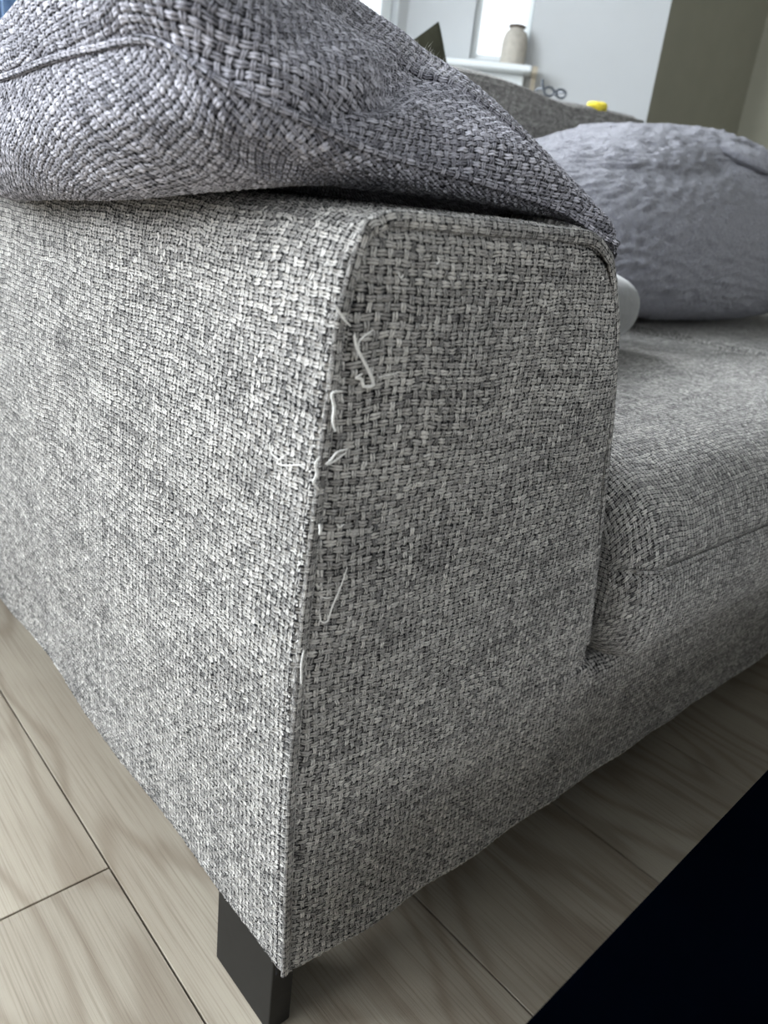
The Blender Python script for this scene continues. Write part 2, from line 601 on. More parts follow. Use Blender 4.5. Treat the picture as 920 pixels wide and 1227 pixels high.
# sill under the splayed window: board, apron and a shaped end, its shade painted in tan
NS = np.array([-DS[1], DS[0]])
NS = -NS if NS @ (np.array([CAM.x, CAM.y]) - C2) < 0 else NS      # towards the room
ang = math.atan2(-DS[1], -DS[0])


def on_splay(s, t):
    return C2 + DS * s + NS * t


sl = bmesh.new()
box_bm(sl, 0.0, 0.36, -0.085, 0.0, 1.018, 1.036, bevel=0.006)
box_bm(sl, 0.0, 0.34, -0.030, 0.0, 0.953, 1.018, bevel=0.004)
sill = struct(link('trim_1', bm_mesh('trim_1', sl), M_FRAMEW))
p = on_splay(0.715, 0.0)
sill.location = (p[0], p[1], 0)
sill.rotation_euler = (0, 0, ang)
bm = bmesh.new()
prof = [(0.0, 1.034), (-0.085, 1.034), (-0.085, 1.018), (-0.060, 1.004), (-0.040, 0.978), (-0.030, 0.950), (0.0, 0.950)]
a = [bm.verts.new((0.361, y, z)) for y, z in prof]
b = [bm.verts.new((0.376, y, z)) for y, z in prof]
bm.faces.new(a[::-1]); bm.faces.new(b)
for q in range(len(prof)):
    bm.faces.new((a[q], a[(q + 1) % len(prof)], b[(q + 1) % len(prof)], b[q]))
bmesh.ops.recalc_face_normals(bm, faces=bm.faces)
link('sill_end', bm_mesh('sill_end', bm), M_TAN, sill)


def lathe(name, prof, m, parent=None, n=28):
    an = np.linspace(0, 2 * PI, n + 1)
    pr = np.array(prof)
    G = np.stack([pr[:, None, 0] * np.cos(an)[None], pr[:, None, 0] * np.sin(an)[None],
                  np.broadcast_to(pr[:, None, 1], (len(pr), n + 1))], -1)
    return link(name, grid_mesh(name, G, flip=True), m, parent)


p = on_splay(0.415, 0.035)
vz = thing('vase', 'grey stoneware bottle vase standing on the white window sill', 'vase', (p[0], p[1], 1.036))
lathe('body', catmull([(0.0, 0.0), (0.031, 0.0), (0.035, 0.004), (0.037, 0.03), (0.036, 0.062), (0.030, 0.082), (0.021, 0.092), (0.0195, 0.096)], 40), M_VASE, vz)
lathe('rim', catmull([(0.0195, 0.095), (0.024, 0.097), (0.0245, 0.101), (0.020, 0.103), (0.015, 0.100), (0.013, 0.08), (0.0, 0.078)], 26), M_VASED, vz)

# ------------------------------------------------------------------ the sofa
sofa = thing('sofa', 'grey basket weave fabric sofa with frayed armrest corner on black legs', 'sofa')
AMP = 0.0013
ZB, ZR = 0.12, 0.268


def normals(P):
    du = np.gradient(P, axis=0)
    dv = np.gradient(P, axis=1)
    n = np.cross(du, dv)
    return n / (np.linalg.norm(n, axis=-1, keepdims=True) + 1e-12)


def warp_uv(UV, seed):
    U, V = UV[..., 0], UV[..., 1]
    return np.stack([U + 0.0016 * snoise(U, V, seed, 9) + 0.0005 * snoise(U, V, seed + 1, 45),
                     V + 0.0016 * snoise(U, V, seed + 2, 9) + 0.0005 * snoise(U, V, seed + 3, 45)], -1)


def cloth(name, P, UV, m, parent, sign=1, amp=AMP, seed=1, flip=False, fade=None):
    """a sheet of the woven cloth: relief of the weave in the mesh itself"""
    UV = warp_uv(UV, seed)
    h = weave_height(UV[..., 0], UV[..., 1])
    h = h + 0.25 * snoise(UV[..., 0], UV[..., 1], seed + 9, 160, 3)
    if fade is not None:
        h = h * fade
    P = P + sign * amp * h[..., None] * normals(P)
    return link(name, grid_mesh(name, P, UV, flip=flip), m, parent)


def arclen(P, axis):
    d = np.linalg.norm(np.diff(P, axis=axis), axis=-1)
    z = np.zeros_like(np.take(d, [0], axis=axis))
    return np.cumsum(np.concatenate([z, d], axis=axis), axis=axis)


def graded(a, b, d0, d1):
    """positions from a to b with step growing from d0 to d1"""
    out = [a]
    while out[-1] < b:
        f = (out[-1] - a) / (b - a)
        out.append(out[-1] + d0 + (d1 - d0) * f)
    out[-1] = b
    return np.array(out)


def xl(z):
    t = np.clip((z - ZB) / (0.62 - ZB), 0, 1)
    return 0.002 * t - 0.009 * np.sin(PI * t) ** 1.2


XRZ = np.array([[0.12, 0.315], [0.27, 0.315], [0.29, 0.311], [0.408, 0.287], [0.491, 0.269], [0.527, 0.260], [0.569, 0.247], [0.60, 0.238], [0.70, 0.222]])


def xr(z):
    return np.interp(z, XRZ[:, 0], XRZ[:, 1])


def ztop(x):
    r1, r2 = 0.030, 0.050
    z = 0.6275 + 0 * x
    l = x - 0.004
    z = np.where(l < r1, z - (r1 - np.sqrt(np.clip(r1 ** 2 - (r1 - l) ** 2, 0, None))), z)
    q = 0.236 - x
    z = np.where(q < r2, z - (r2 - np.sqrt(np.clip(r2 ** 2 - (r2 - q) ** 2, 0, None))), z)
    return z


# front panel (lies in the plane y = 0, a little bulging, sunk at the seams)
na, nb = 330, 520
a = np.linspace(0, 1, na)[:, None] + np.zeros((1, nb))
b = np.linspace(0, 1, nb)[None] + np.zeros((na, 1))
x0 = 0.0045 + a * 0.231
zt = ztop(x0)
Z = ZB + b * (zt - ZB)
X = (xl(Z) + 0.006) + a * (xr(Z) - xl(Z) - 0.006)
dedge = np.minimum(np.minimum((X - xl(Z) - 0.006), np.where(Z > 0.275, xr(Z) - X, 1.0)), (zt - Z) * 1.0 + 0.0)
Y = -0.005 * np.clip(dedge / 0.07, 0, 1) ** 0.6 + 0.0042 * np.exp(-dedge / 0.0030)
Y += 0.0018 * snoise(X, Z, 41, 7)
Y += np.where(Z < ZB + 0.008, (1 - (Z - ZB) / 0.008) ** 2 * 0.006, 0)
P = np.stack([X, Y, Z], -1)
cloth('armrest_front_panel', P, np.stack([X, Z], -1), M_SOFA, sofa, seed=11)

# cover of the armrest: outer side, top and inner side, swept back along y
prof = [(0.030, 0.1185), (0.012, 0.1185), (0.003, 0.121), (0.0, 0.128), (-0.003, 0.18), (-0.0075, 0.30), (-0.0085, 0.40), (-0.0055, 0.50), (-0.001, 0.57),
        (0.0010, 0.594), (0.0055, 0.613), (0.0150, 0.6265), (0.033, 0.6325), (0.07, 0.6345), (0.13, 0.6355), (0.185, 0.6335), (0.215, 0.6255), (0.236, 0.609),
        (0.2475, 0.585), (0.254, 0.565), (0.263, 0.527), (0.272, 0.491), (0.290, 0.408), (0.313, 0.29), (0.316, 0.262)]
prof = np.array(prof)
den = catmull(prof, 1400)
L = np.concatenate([[0], np.cumsum(np.linalg.norm(np.diff(den, axis=0), axis=1))])
ls = np.concatenate([np.linspace(0, 0.60, 540)[:-1], np.linspace(0.60, L[-1], 280)])
pf = np.stack([np.interp(ls, L, den[:, 0]), np.interp(ls, L, den[:, 1])], -1)
tg = np.gradient(pf, axis=0)
tg /= np.linalg.norm(tg, axis=1, keepdims=True)
nn = np.stack([-tg[:, 1], tg[:, 0]], -1)         # outward
ys = graded(0.0, 0.98, 0.00105, 0.0032)
Yg = ys[None] + np.zeros((len(pf), 1))
Sg = ls[:, None] + np.zeros((1, len(ys)))
rr = 0.011
off = -np.where(Yg < rr, rr - np.sqrt(np.clip(rr ** 2 - (rr - Yg) ** 2, 0, None)), 0) * 0.75
zz = pf[:, 1][:, None]
xx = pf[:, 0][:, None]
inner = (xx > 0.2) & (zz > 0.46)
off = off + np.where(inner, 0.024 * np.clip(1 - np.abs(zz - 0.555) / 0.10, 0, 1) ** 0.8 * (1 - np.exp(-Yg / 0.016)) * np.clip(1 - (Yg - 0.07) / 0.08, 0, 1), 0)
outer = (xx < 0.012)
off = off + np.where(outer, 0.0022 * snoise(Yg, zz + 0 * Yg, 51, 4) * np.clip(Yg / 0.1, 0, 1), 0)
sag = np.where(outer & (zz < 0.2), 0.004 * np.sin(np.clip(Yg / 0.5, 0, 1) * PI) * np.clip((0.2 - zz) / 0.08, 0, 1), 0)
P = np.stack([xx + nn[:, 0][:, None] * off - 0 * sag, Yg, zz + nn[:, 1][:, None] * off - 0.0 * sag], -1)
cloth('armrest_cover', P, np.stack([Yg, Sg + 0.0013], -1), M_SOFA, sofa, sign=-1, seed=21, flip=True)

# welt: folded seam running up the corner, over the top and down the inner edge
zv = np.linspace(ZB + 0.007, 0.596, 40)
left = np.stack([xl(zv) + 0.0022, 0 * zv - 0.0006, zv], -1)
xa = np.linspace(0.0045, 0.2355, 60)
topc = np.stack([xa, 0 * xa - 0.0002, ztop(xa) + 0.0022], -1)[2:-2]
zr_ = np.linspace(0.575, 0.285, 24)
rgt = np.stack([xr(zr_) + 0.0012, 0 * zr_ + 0.001, zr_], -1)
tube('seam_welt', np.concatenate([left, topc, rgt])[::2], 0.0044, M_SOFA, sofa, n=12, dense=900, taper=False, flat=0.5)


# row of dark stitches beside the welt
def stitches(path, step, ln, r, parent, name='stitch_line'):
    P = catmull(path, 1200)
    L = np.concatenate([[0], np.cumsum(np.linalg.norm(np.diff(P, axis=0), axis=1))])
    bm = bmesh.new()
    s = 0.0
    while s + ln < L[-1]:
        q0 = Vector([np.interp(s, L, P[:, c]) for c in range(3)])
        q1 = Vector([np.interp(s + ln, L, P[:, c]) for c in range(3)])
        mid = (q0 + q1) / 2
        mt = Matrix.Translation(mid) @ (q1 - q0).to_track_quat('Z', 'Y').to_matrix().to_4x4()
        bmesh.ops.create_cone(bm, segments=5, radius1=r, radius2=r, depth=ln, cap_ends=True, matrix=mt)
        s += step
    o = link(name, bm_mesh(name, bm, True), M_STITCH, parent)
    o['kind'] = 'stuff'
    return o


zv = np.linspace(ZB + 0.004, 0.598, 30)
stitches(np.stack([xl(zv) - 0.0026, 0 * zv + 0.0035, zv], -1), 0.0047, 0.0026, 0.00038, sofa)

# rail under the seat, same cloth and same plane as the arm panel
nx, nz = 900, 130
Xr = graded(0.315, 2.1, 0.0011, 0.0045)[:, None] + np.zeros((1, nz))
zl = np.linspace(0, 1, nz)[None] + np.zeros((Xr.shape[0], 1))
Zr = ZB + zl * (ZR - ZB)
Yr = -0.0045 * np.clip((ZR - Zr) / 0.03, 0, 1) ** 0.5 + np.where(Zr < ZB + 0.008, (1 - (Zr - ZB) / 0.008) ** 2 * 0.006, 0) + 0.0012 * snoise(Xr, Zr, 41, 7)
Yr = Yr + np.where(Zr > ZR - 0.012, ((Zr - ZR + 0.012) / 0.012) ** 2 * 0.012, 0)
back = np.linspace(0.0, 0.16, 60)[None]
nb_ = 1 - np.exp(-back / 0.006)
Xr2 = np.concatenate([Xr, Xr[:, :1] + 0 * back], 1)
Vr = np.concatenate([Zr, ZR + back[:, 1:] + 0 * Xr[:, :1], (ZR + 0.163) + 0 * Xr[:, :1]], 1)
Yr = np.concatenate([Yr, Yr[:, -1:] + back + 0.001], 1)
Zr = np.concatenate([Zr, ZR + 0.001 * nb_ + 0 * Xr[:, :1]], 1)
Xr = Xr2
P = np.stack([Xr, Yr, Zr], -1)
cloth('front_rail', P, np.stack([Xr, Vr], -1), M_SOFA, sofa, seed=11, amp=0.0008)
box('seat_deck', (0.31, 2.1, 0.02, 0.97, 0.15, 0.262), M_UNDER, sofa)
box('underside', (0.012, 2.09, 0.012, 0.985, 0.1195, 0.13), M_UNDER, sofa)
box('armrest_core', (0.03, 0.215, 0.03, 0.97, 0.13, 0.60), M_UNDER, sofa)


def leg(x0_, x1_, y0_, y1_):
    bm = bmesh.new()
    box_bm(bm, x0_, x1_, y0_, y1_, 0.0, 0.1195, bevel=0.0012, seg=2)
    return link('leg', bm_mesh('leg', bm), M_LEG, sofa)


leg(0.0195, 0.0405, 0.0370, 0.1215)
leg(0.0195, 0.0405, 0.86, 0.945)
leg(2.05, 2.071, 0.0370, 0.1215)
leg(2.05, 2.071, 0.86, 0.945)

# backrest: front face, rounded top with a seam along it
xb = np.linspace(0.22, 1.675, 300)
ztopb = 0.897 + 0.009 * np.exp(-((xb - 1.12) / 0.14) ** 2) + 0.012 * np.clip((xb - 1.35) / 0.4, 0, 1) - 0.004 * np.exp(-((xb - 1.36) / 0.07) ** 2)
pb = [(0.93, 0.25), (0.925, 0.5), (0.928, -0.045), (0.932, -0.027), (0.940, -0.023), (0.95, -0.010), (0.972, 0.0), (1.02, 0.002), (1.06, -0.004), (1.085, -0.03), (1.095, -0.08), (1.095, 0.12)]
rows = []
for yy, dz in pb:
    zz_ = np.full_like(xb, dz) if dz > 0.1 else ztopb + dz
    rows.append(np.stack([xb, np.full_like(xb, yy), zz_], -1))
G = catmull(np.array(rows), 240).transpose(1, 0, 2)
UVb = np.stack([G[..., 0], arclen(G, 1)], -1)
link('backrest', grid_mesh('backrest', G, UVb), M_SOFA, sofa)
# end cap of the backrest
tube('backrest_seam', np.stack([xb, np.full_like(xb, 0.9305), ztopb - 0.026], -1)[::10], 0.003, M_SOFA, sofa, n=8, taper=False)
for e in (0, -1):
    bm = bmesh.new()
    f_ = bm.faces.new([bm.verts.new(tuple(v)) for v in G[e, 4::8]])
    uvl = bm.loops.layers.uv.new('UVMap')
    for l_ in f_.loops:
        l_[uvl].uv = (l_.vert.co.y, l_.vert.co.z)
    link('backrest_side', bm_mesh('backrest_side', bm), M_SOFA, sofa)

# frayed threads pulled out of the seam
THREADS = [[[-0.0069, -0.007, 0.5893], [-0.0013, -0.007, 0.5835], [0.0032, -0.007, 0.5799]],
[[0.0061, -0.007, 0.5759], [0.008, -0.007, 0.5702], [0.0128, -0.007, 0.5636], [0.0184, -0.007, 0.5562], [0.0214, -0.007, 0.55], [0.0154, -0.007, 0.5498], [0.0133, -0.007, 0.5535], [0.0099, -0.007, 0.5544], [0.0134, -0.007, 0.5563]],
[[0.0176, -0.007, 0.578], [0.0107, -0.007, 0.5737], [0.0091, -0.007, 0.5701], [0.0111, -0.007, 0.5664]],
[[0.0016, -0.007, 0.5482], [-0.0045, -0.007, 0.5476], [-0.0025, -0.007, 0.5405], [-0.0025, -0.007, 0.5333], [-0.0004, -0.007, 0.5279]],
[[0.0088, -0.007, 0.5175], [0.0019, -0.007, 0.5166], [-0.0018, -0.007, 0.513], [-0.005, -0.007, 0.5112]],
[[0.0079, -0.007, 0.5158], [0.0002, -0.007, 0.5119], [-0.0045, -0.007, 0.5107]],
[[-0.0091, -0.007, 0.5158], [-0.0114, -0.007, 0.5121], [-0.0101, -0.007, 0.5066], [-0.0117, -0.007, 0.5024], [-0.008, -0.007, 0.4977]],
[[0.0163, -0.007, 0.4474], [0.0124, -0.007, 0.4348], [0.0081, -0.007, 0.4248], [0.0057, -0.007, 0.4164], [0.0013, -0.007, 0.4172], [-0.0004, -0.007, 0.4225]],
[[-0.0015, -0.007, 0.4344], [0.0028, -0.007, 0.4317], [0.0066, -0.007, 0.4311]],
[[-0.0056, -0.007, 0.4781], [-0.0048, -0.007, 0.4751], [-0.005, -0.007, 0.4718]],
[[-0.0094, -0.007, 0.4023], [-0.0103, -0.007, 0.3928], [-0.0093, -0.007, 0.3795]],
[[0.0301, -0.007, 0.6052], [0.0324, -0.007, 0.6029], [0.0335, -0.007, 0.6045]],
[[0.0056, -0.007, 0.4759], [0.0082, -0.007, 0.4734], [0.0109, -0.007, 0.4748]],
[[0.0556, -0.007, 0.6136], [0.0572, -0.007, 0.6116], [0.0557, -0.007, 0.6099]],
[[0.2041, -0.007, 0.6076], [0.2066, -0.007, 0.6061], [0.2042, -0.007, 0.6051]],
[[0.0248, -0.007, 0.5539], [0.0327, -0.007, 0.5547], [0.0395, -0.007, 0.5561]],
[[-0.006, -0.0029, 0.4131], [-0.006, -0.0006, 0.4064], [-0.006, 0.0109, 0.3935]],
[[-0.012, 0.0338, 0.511], [-0.013, 0.0293, 0.5062], [-0.012, 0.022, 0.5043]],
[[-0.009, 0.0044, 0.4523], [-0.0095, 0.002, 0.4519], [-0.009, 0.0049, 0.4496]],
[[-0.006, 0.2187, 0.5737], [-0.006, 0.2149, 0.5716], [-0.006, 0.2176, 0.5685]],
[[-0.012, 0.0179, 0.5093], [-0.013, 0.0242, 0.5031], [-0.012, 0.0187, 0.503], [-0.010, 0.0056, 0.5073]]]
RAD = [5, 9, 5, 8, 6, 6, 7, 5, 4, 8, 6, 4, 4, 5, 5, 3, 4, 4, 5, 4, 4]
for q, pts in enumerate(THREADS):
    tube('frayed_thread', np.array(pts), RAD[q] * 1e-4 * 1.05, M_THREAD, sofa, n=6, dense=len(pts) * 6)

# ------------------------------------------------------------------ seat cushions
def seat_cushion(x0, x1, label, crown=0.0, seed=61, fine=True):
    t = thing('seat_cushion', label, 'cushion', ((x0 + x1) / 2, 0.45, ZR), 0, 'seat cushions of the grey sofa')
    ox, oy, oz = (x0 + x1) / 2, 0.45, ZR
    # profile in (y, z) from under the front edge over the top to the back
    pr = np.array([(0.06, 0.277), (0.012, 0.275), (-0.022, 0.283), (-0.036, 0.305), (-0.038, 0.340), (-0.032, 0.3725), (-0.027, 0.395),
                   (-0.010, 0.425), (0.025, 0.449), (0.08, 0.461), (0.2, 0.467), (0.45, 0.466), (0.75, 0.46), (0.88, 0.45), (0.905, 0.40), (0.905, 0.29)])
    dn = catmull(pr, 900)
    L = np.concatenate([[0], np.cumsum(np.linalg.norm(np.diff(dn, axis=0), axis=1))])
    ls = graded(0, L[-1], 0.0013 if fine else 0.004, 0.004)
    pf = np.stack([np.interp(ls, L, dn[:, 0]), np.interp(ls, L, dn[:, 1])], -1)
    r = 0.034
    xs = np.concatenate([graded(0, (x1 - x0) / 2, 0.0013 if fine else 0.006, 0.006)])
    xs = np.concatenate([xs, (x1 - x0) - xs[::-1][1:]])
    cx, cz = 0.0, 0.365
    d = np.minimum(xs, (x1 - x0) - xs)
    ins = np.where(d < r, r - np.sqrt(np.clip(r ** 2 - (r - d) ** 2, 0, None)), 0)   # rounding of the ends
    ylo = pf[:, 0][None]
    z_ = pf[:, 1][None]
    kx = np.clip(ins[:, None] / r, 0, 1)
    yc = 0.43
    Yc = yc + (ylo - yc) * (1 - kx * r / 0.47)
    zc = 0.368
    Zc = zc + (z_ - zc) * (1 - kx * r / 0.105)
    Zc = Zc + crown * (z_ > 0.40) * (d[:, None] / 0.2).clip(0, 1) ** 0.5
    Xc = (xs[:, None] - (x1 - x0) / 2) + 0 * Yc
    # seam groove where front panel meets the rolled top
    sd = ls[None] - np.interp(0.3725, dn[:400, 1], L[:400])
    P = np.stack([Xc, Yc - oy, Zc - oz], -1)
    P[..., 1] += 0.004 * np.exp(-(sd / 0.004) ** 2)
    al = arclen(P, 0)
    au = al - al[len(xs) // 2][None]
    av = arclen(P, 1)
    av = av - av[:, len(ls) // 2][:, None] + ls[len(ls) // 2]
    UV = np.stack([au, av], -1)
    wob = 0.0018 * snoise(UV[..., 0], UV[..., 1], seed, 3.5)
    P[..., 2] += wob
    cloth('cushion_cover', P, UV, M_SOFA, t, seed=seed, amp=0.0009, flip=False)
    # welt along the seam
    k = int(np.argmin(np.abs(sd[0])))
    sel = np.unique(np.linspace(6, len(xs) - 7, 60).astype(int))
    pth = P[sel, k] + np.array([0, -0.003, 0])
    tube('welt', pth, 0.0026, M_SOFA, t, n=8, dense=300, taper=False)
    # ends
    for e in (0, -1):
        bm = bmesh.new()
        vs = [bm.verts.new(tuple(v)) for v in P[e, ::6]]
        f_ = bm.faces.new(vs)
        uvl = bm.loops.layers.uv.new('UVMap')
        for l_ in f_.loops:
            l_[uvl].uv = (l_.vert.co.y, l_.vert.co.z)
        link('cushion_side', bm_mesh('cushion_side', bm), M_SOFA, t)
    return t


seat_cushion(0.3175, 1.085, 'grey woven seat cushion with rolled front edge against the frayed armrest')
seat_cushion(1.10, 2.05, 'grey woven seat cushion under the large plush pillow', seed=71, fine=False).location.z += 0.005

# ------------------------------------------------------------------ box cushion lying over the armrest
# stations round its rim: contact A, belly Am, lower seam B, wall Bm, upper seam C, crest D
ST = [
 # A                      Am                      B                       Bm                      C                      D
 ((-.005, .640, .634), (-.050, .640, .640), (-.066, .640, .672), (-.074, .640, .686), (-.066, .640, .696), (-.030, .630, .703)),
 ((-.020, .442, .606), (-.056, .420, .632), (-.066, .400, .674), (-.072, .400, .690), (-.062, .390, .701), (-.035, .385, .712)),
 ((-.020, .290, .613), (-.058, .275, .640), (-.065, .262, .680), (-.070, .275, .697), (-.060, .285, .708), (-.038, .300, .717)),
 ((-.020, .192, .620), (-.057, .170, .650), (-.065, .180, .686), (-.069, .190, .712), (-.058, .200, .730), (-.030, .230, .745)),
 ((-.010, .117, .630), (-.052, .105, .657), (-.060, .127, .690), (-.064, .125, .716), (-.053, .140, .745), (-.015, .180, .768)),
 ((.005, .076, .6365), (-.040, .070, .657), (-.054, .082, .691), (-.056, .083, .718), (-.040, .100, .748), (.005, .150, .772)),
 ((.025, .070, .6400), (-.026, .050, .6565), (-.038, .050, .677), (-.030, .053, .708), (-.010, .085, .745), (.035, .140, .770)),
 ((.060, .076, .6415), (.014, .043, .6510), (.001, .035, .666), (.012, .046, .696), (.040, .098, .736), (.080, .150, .762)),
 ((.105, .078, .6415), (.056, .044, .6475), (.038, .035, .659), (.058, .050, .688), (.085, .118, .726), (.128, .163, .751)),
 ((.161, .073, .6405), (.104, .043, .6450), (.087, .035, .655), (.103, .050, .682), (.134, .110, .719), (.168, .150, .737)),
 ((.212, .060, .6380), (.155, .040, .6425), (.138, .030, .650), (.151, .040, .674), (.175, .085, .698), (.211, .125, .712)),
 ((.246, .042, .635), (.212, .033, .6385), (.198, .028, .642), (.207, .034, .657), (.222, .068, .674), (.256, .105, .682)),
 ((.262, .034, .6215), (.250, .026, .626), (.241, .023, .629), (.248, .027, .637), (.256, .046, .644), (.277, .072, .652)),
 ((.272, .062, .612), (.275, .046, .616), (.274, .042, .624), (.274, .052, .628), (.277, .064, .634), (.288, .100, .643)),
 ((.278, .200, .600), (.300, .200, .606), (.312, .200, .622), (.318, .200, .650), (.314, .200, .676), (.296, .210, .700)),
 ((.278, .450, .600), (.302, .450, .608), (.314, .450, .628), (.320, .450, .660), (.314, .450, .690), (.296, .450, .715)),
 ((.262, .640, .636), (.290, .655, .615), (.300, .665, .635), (.304, .670, .662), (.298, .662, .690), (.276, .640, .715)),
 ((.130, .660, .6425), (.130, .685, .645), (.130, .705, .660), (.130, .712, .688), (.130, .703, .714), (.130, .670, .738)),
]
ST = np.array(ST)                                  # (k, 6, 3)
cushion = thing('box_cushion', 'large slumped grey woven box cushion draped over the top of the armrest', 'cushion', (0.13, 0.35, 0.6412))
OC = np.array([0.13, 0.35, 0.64])
K = len(ST)
ks = np.concatenate([np.linspace(0, 2, 70)[:-1], np.linspace(2, 5, 210)[:-1], np.linspace(5, 13, 560)[:-1], np.linspace(13, K, 90)])
DEN = catmull(ST, ks, closed=True)                # (n, 6, 3)
DEN[:, 4] += (np.exp(-((ks - 9.05) / 0.33) ** 2) * 0.010)[:, None] * np.array([0.1, 0.6, -0.6])
DEN[:, 5] += (np.exp(-((ks - 9.05) / 0.40) ** 2) * 0.003)[:, None] * np.array([0.1, 0.3, -0.6])
ring = np.linalg.norm(np.diff(DEN[:, 2], axis=0), axis=1)
uu = np.concatenate([[0], np.cumsum(ring)])
OMAX = uu[-1]
ctr_b = np.array([0.125, 0.33, 0.6405])
ctr_t = np.array([0.115, 0.36, 0.762])
kst = ks[:, None]


def crease(P, f):
    """slump folds in the wall: a pinch at the upper seam running down to the left"""
    kk = ks[:, None] + 0 * f
    d = kk - (9.05 - 1.9 * (1 - f))
    dep = (0.015 * np.exp(-(d / 0.30) ** 2) * np.clip(f + 0.25, 0, 1) - 0.003 * np.exp(-((d + 0.85) / 0.5) ** 2)) * (1 - f ** 5)
    d2 = kk - (6.1 - 0.5 * f)
    dep = dep + 0.004 * np.exp(-(d2 / 0.35) ** 2) * np.clip(1 - f, 0, 1)
    bul = 0.004 * snoise(kk * 0.05, f * 0.06, 91, 9)
    return dep - bul * np.sin(PI * np.clip(f, 0, 1))


def panel(name, rows, nt, rot, seed, grade=None, mode=None):
    """rows: control curves (n, r, 3) lofted; returns the sheet"""
    tt = np.linspace(0, rows.shape[1] - 1, nt)
    P = catmull(rows.transpose(1, 0, 2), tt).transpose(1, 0, 2)
    f = (tt / tt[-1])[None] + np.zeros((P.shape[0], 1))
    if mode == 'wall':
        dep = crease(P, f)
        N = normals(P)
        P = P - N * dep[..., None] * SG
    # seams pull the cloth in
    e0 = np.exp(-((arclen(P, 1)) / 0.0035) ** 2)
    al = arclen(P, 1)
    e1 = np.exp(-((al[:, -1:] - al) / 0.0035) ** 2)
    pin = (e1 if mode in ('belly',) else e0 + e1 if mode == 'wall' else e0) * 0.0022
    P = P - normals(P) * pin[..., None] * SG
    U = uu[:, None] + 0 * f
    V = al
    c, s = math.cos(rot), math.sin(rot)
    UV = np.stack([c * U + s * V, -s * U + c * V], -1)
    fade = np.clip(1 - (uu[:, None] * 0 + np.abs(f) * 0), 0, 1)
    return cloth(name, P - OC, UV, M_CUSH, cushion, sign=SG, seed=seed, amp=0.0012, flip=(SG < 0), fade=fade)


SG = 1
n = len(ks)
# bottom panel: from the middle of the underside out to the lower seam
under = DEN[:, 0] * 0.35 + ctr_b * 0.65
under[:, 2] = np.minimum(DEN[:, 0, 2] * 0.3 + 0.642 * 0.7, 0.645)
under = np.where(np.arange(3)[None] == 2, np.maximum(under, 0.6395), under)
shoulder = DEN[:, 0] * 0.70 + ctr_b * 0.30
shoulder[:, 2] = 0.6425
under[:, 2] = 0.6425
panel('bottom_panel', np.stack([under, shoulder, DEN[:, 0], DEN[:, 1], DEN[:, 2]], 1), 150, math.radians(38), 31, mode='belly')
panel('side_panel', np.stack([DEN[:, 2], DEN[:, 3], DEN[:, 4]], 1), 130, math.radians(6), 32, mode='wall')
mid = DEN[:, 5] * 0.55 + ctr_t * 0.45
mid[:, 2] += 0.006
panel('top_panel', np.stack([DEN[:, 4], DEN[:, 5], mid, np.repeat(ctr_t[None], n, 0)], 1), 90, 0.0, 33, mode='top')
tube('seam_welt', DEN[::6, 2] - OC, 0.0021, M_CUSH, cushion, n=8, dense=900, taper=False)
tube('seam_welt', DEN[::6, 4] - OC, 0.0021, M_CUSH, cushion, n=8, dense=900, taper=False)

# fuzz on the crest of the cushion (countless fine fibres)
fz = bmesh.new()
for q in range(2600):
    kq = random.uniform(0.6, 13.5)
    base = catmull(ST, np.array([kq]), closed=True)[0]
    f = random.random()
    pt = base[4] * (1 - f) + base[5] * f + RNG.normal(0, 0.0012, 3)
    dr = np.array([0.1, -0.2, 1.0]) + RNG.normal(0, 0.7, 3)
    dr /= np.linalg.norm(dr)
    sd = np.cross(dr, RNG.normal(0, 1, 3))
    sd /= np.linalg.norm(sd)
    ln = random.uniform(0.0015, 0.0045)
    a_ = fz.verts.new(tuple(pt - OC - sd * 0.00009 - dr * 0.001))
    b_ = fz.verts.new(tuple(pt - OC + sd * 0.00009 - dr * 0.001))
    c_ = fz.verts.new(tuple(pt - OC + dr * ln))
    fz.faces.new((a_, b_, c_))
fzo = link('fuzz', bm_mesh('fuzz', fz), M_THREAD, cushion)
fzo['kind'] = 'stuff'


# ------------------------------------------------------------------ soft pillows
def pillow_blob(name, c, half, fn, m, parent=None, nu=120, nv=90, ex=2.6, fuzz=0.0, seed=5):
    """rounded pillow: superellipsoid shaped by fn(P)"""
    u = np.linspace(-PI, PI, nu)[:, None]
    v = np.linspace(-PI / 2 + 1e-3, PI / 2 - 1e-3, nv)[None]
    p_ = lambda t: np.sign(t) * np.abs(t) ** (2 / ex)
    X = half[0] * p_(np.cos(v)) * p_(np.cos(u))
    Y = half[1] * p_(np.cos(v)) * p_(np.sin(u))
    Z = half[2] * p_(np.sin(v)) + 0 * u
    P = np.stack([X + 0 * Z, Y + 0 * Z, Z], -1)
    P = fn(P)
    if fuzz:
        N = normals(P)
        q = P.reshape(-1, 3)
        h = snoise(q[:, 0] * 1.0 + q[:, 1] * 0.7, q[:, 2] + q[:, 1] * 0.5, seed, 55, 8).reshape(nu, nv)
        P = P + N * (fuzz * h)[..., None]
    o = link(name, grid_mesh(name, P, None, flip=False), m, parent)
    if parent is None and c is not None:
        o.location = c
    return o


plush = thing('plush_pillow', 'big slumped grey plush pillow with a folded corner on the far seat', 'pillow', (1.31, 0.605, 0.480))


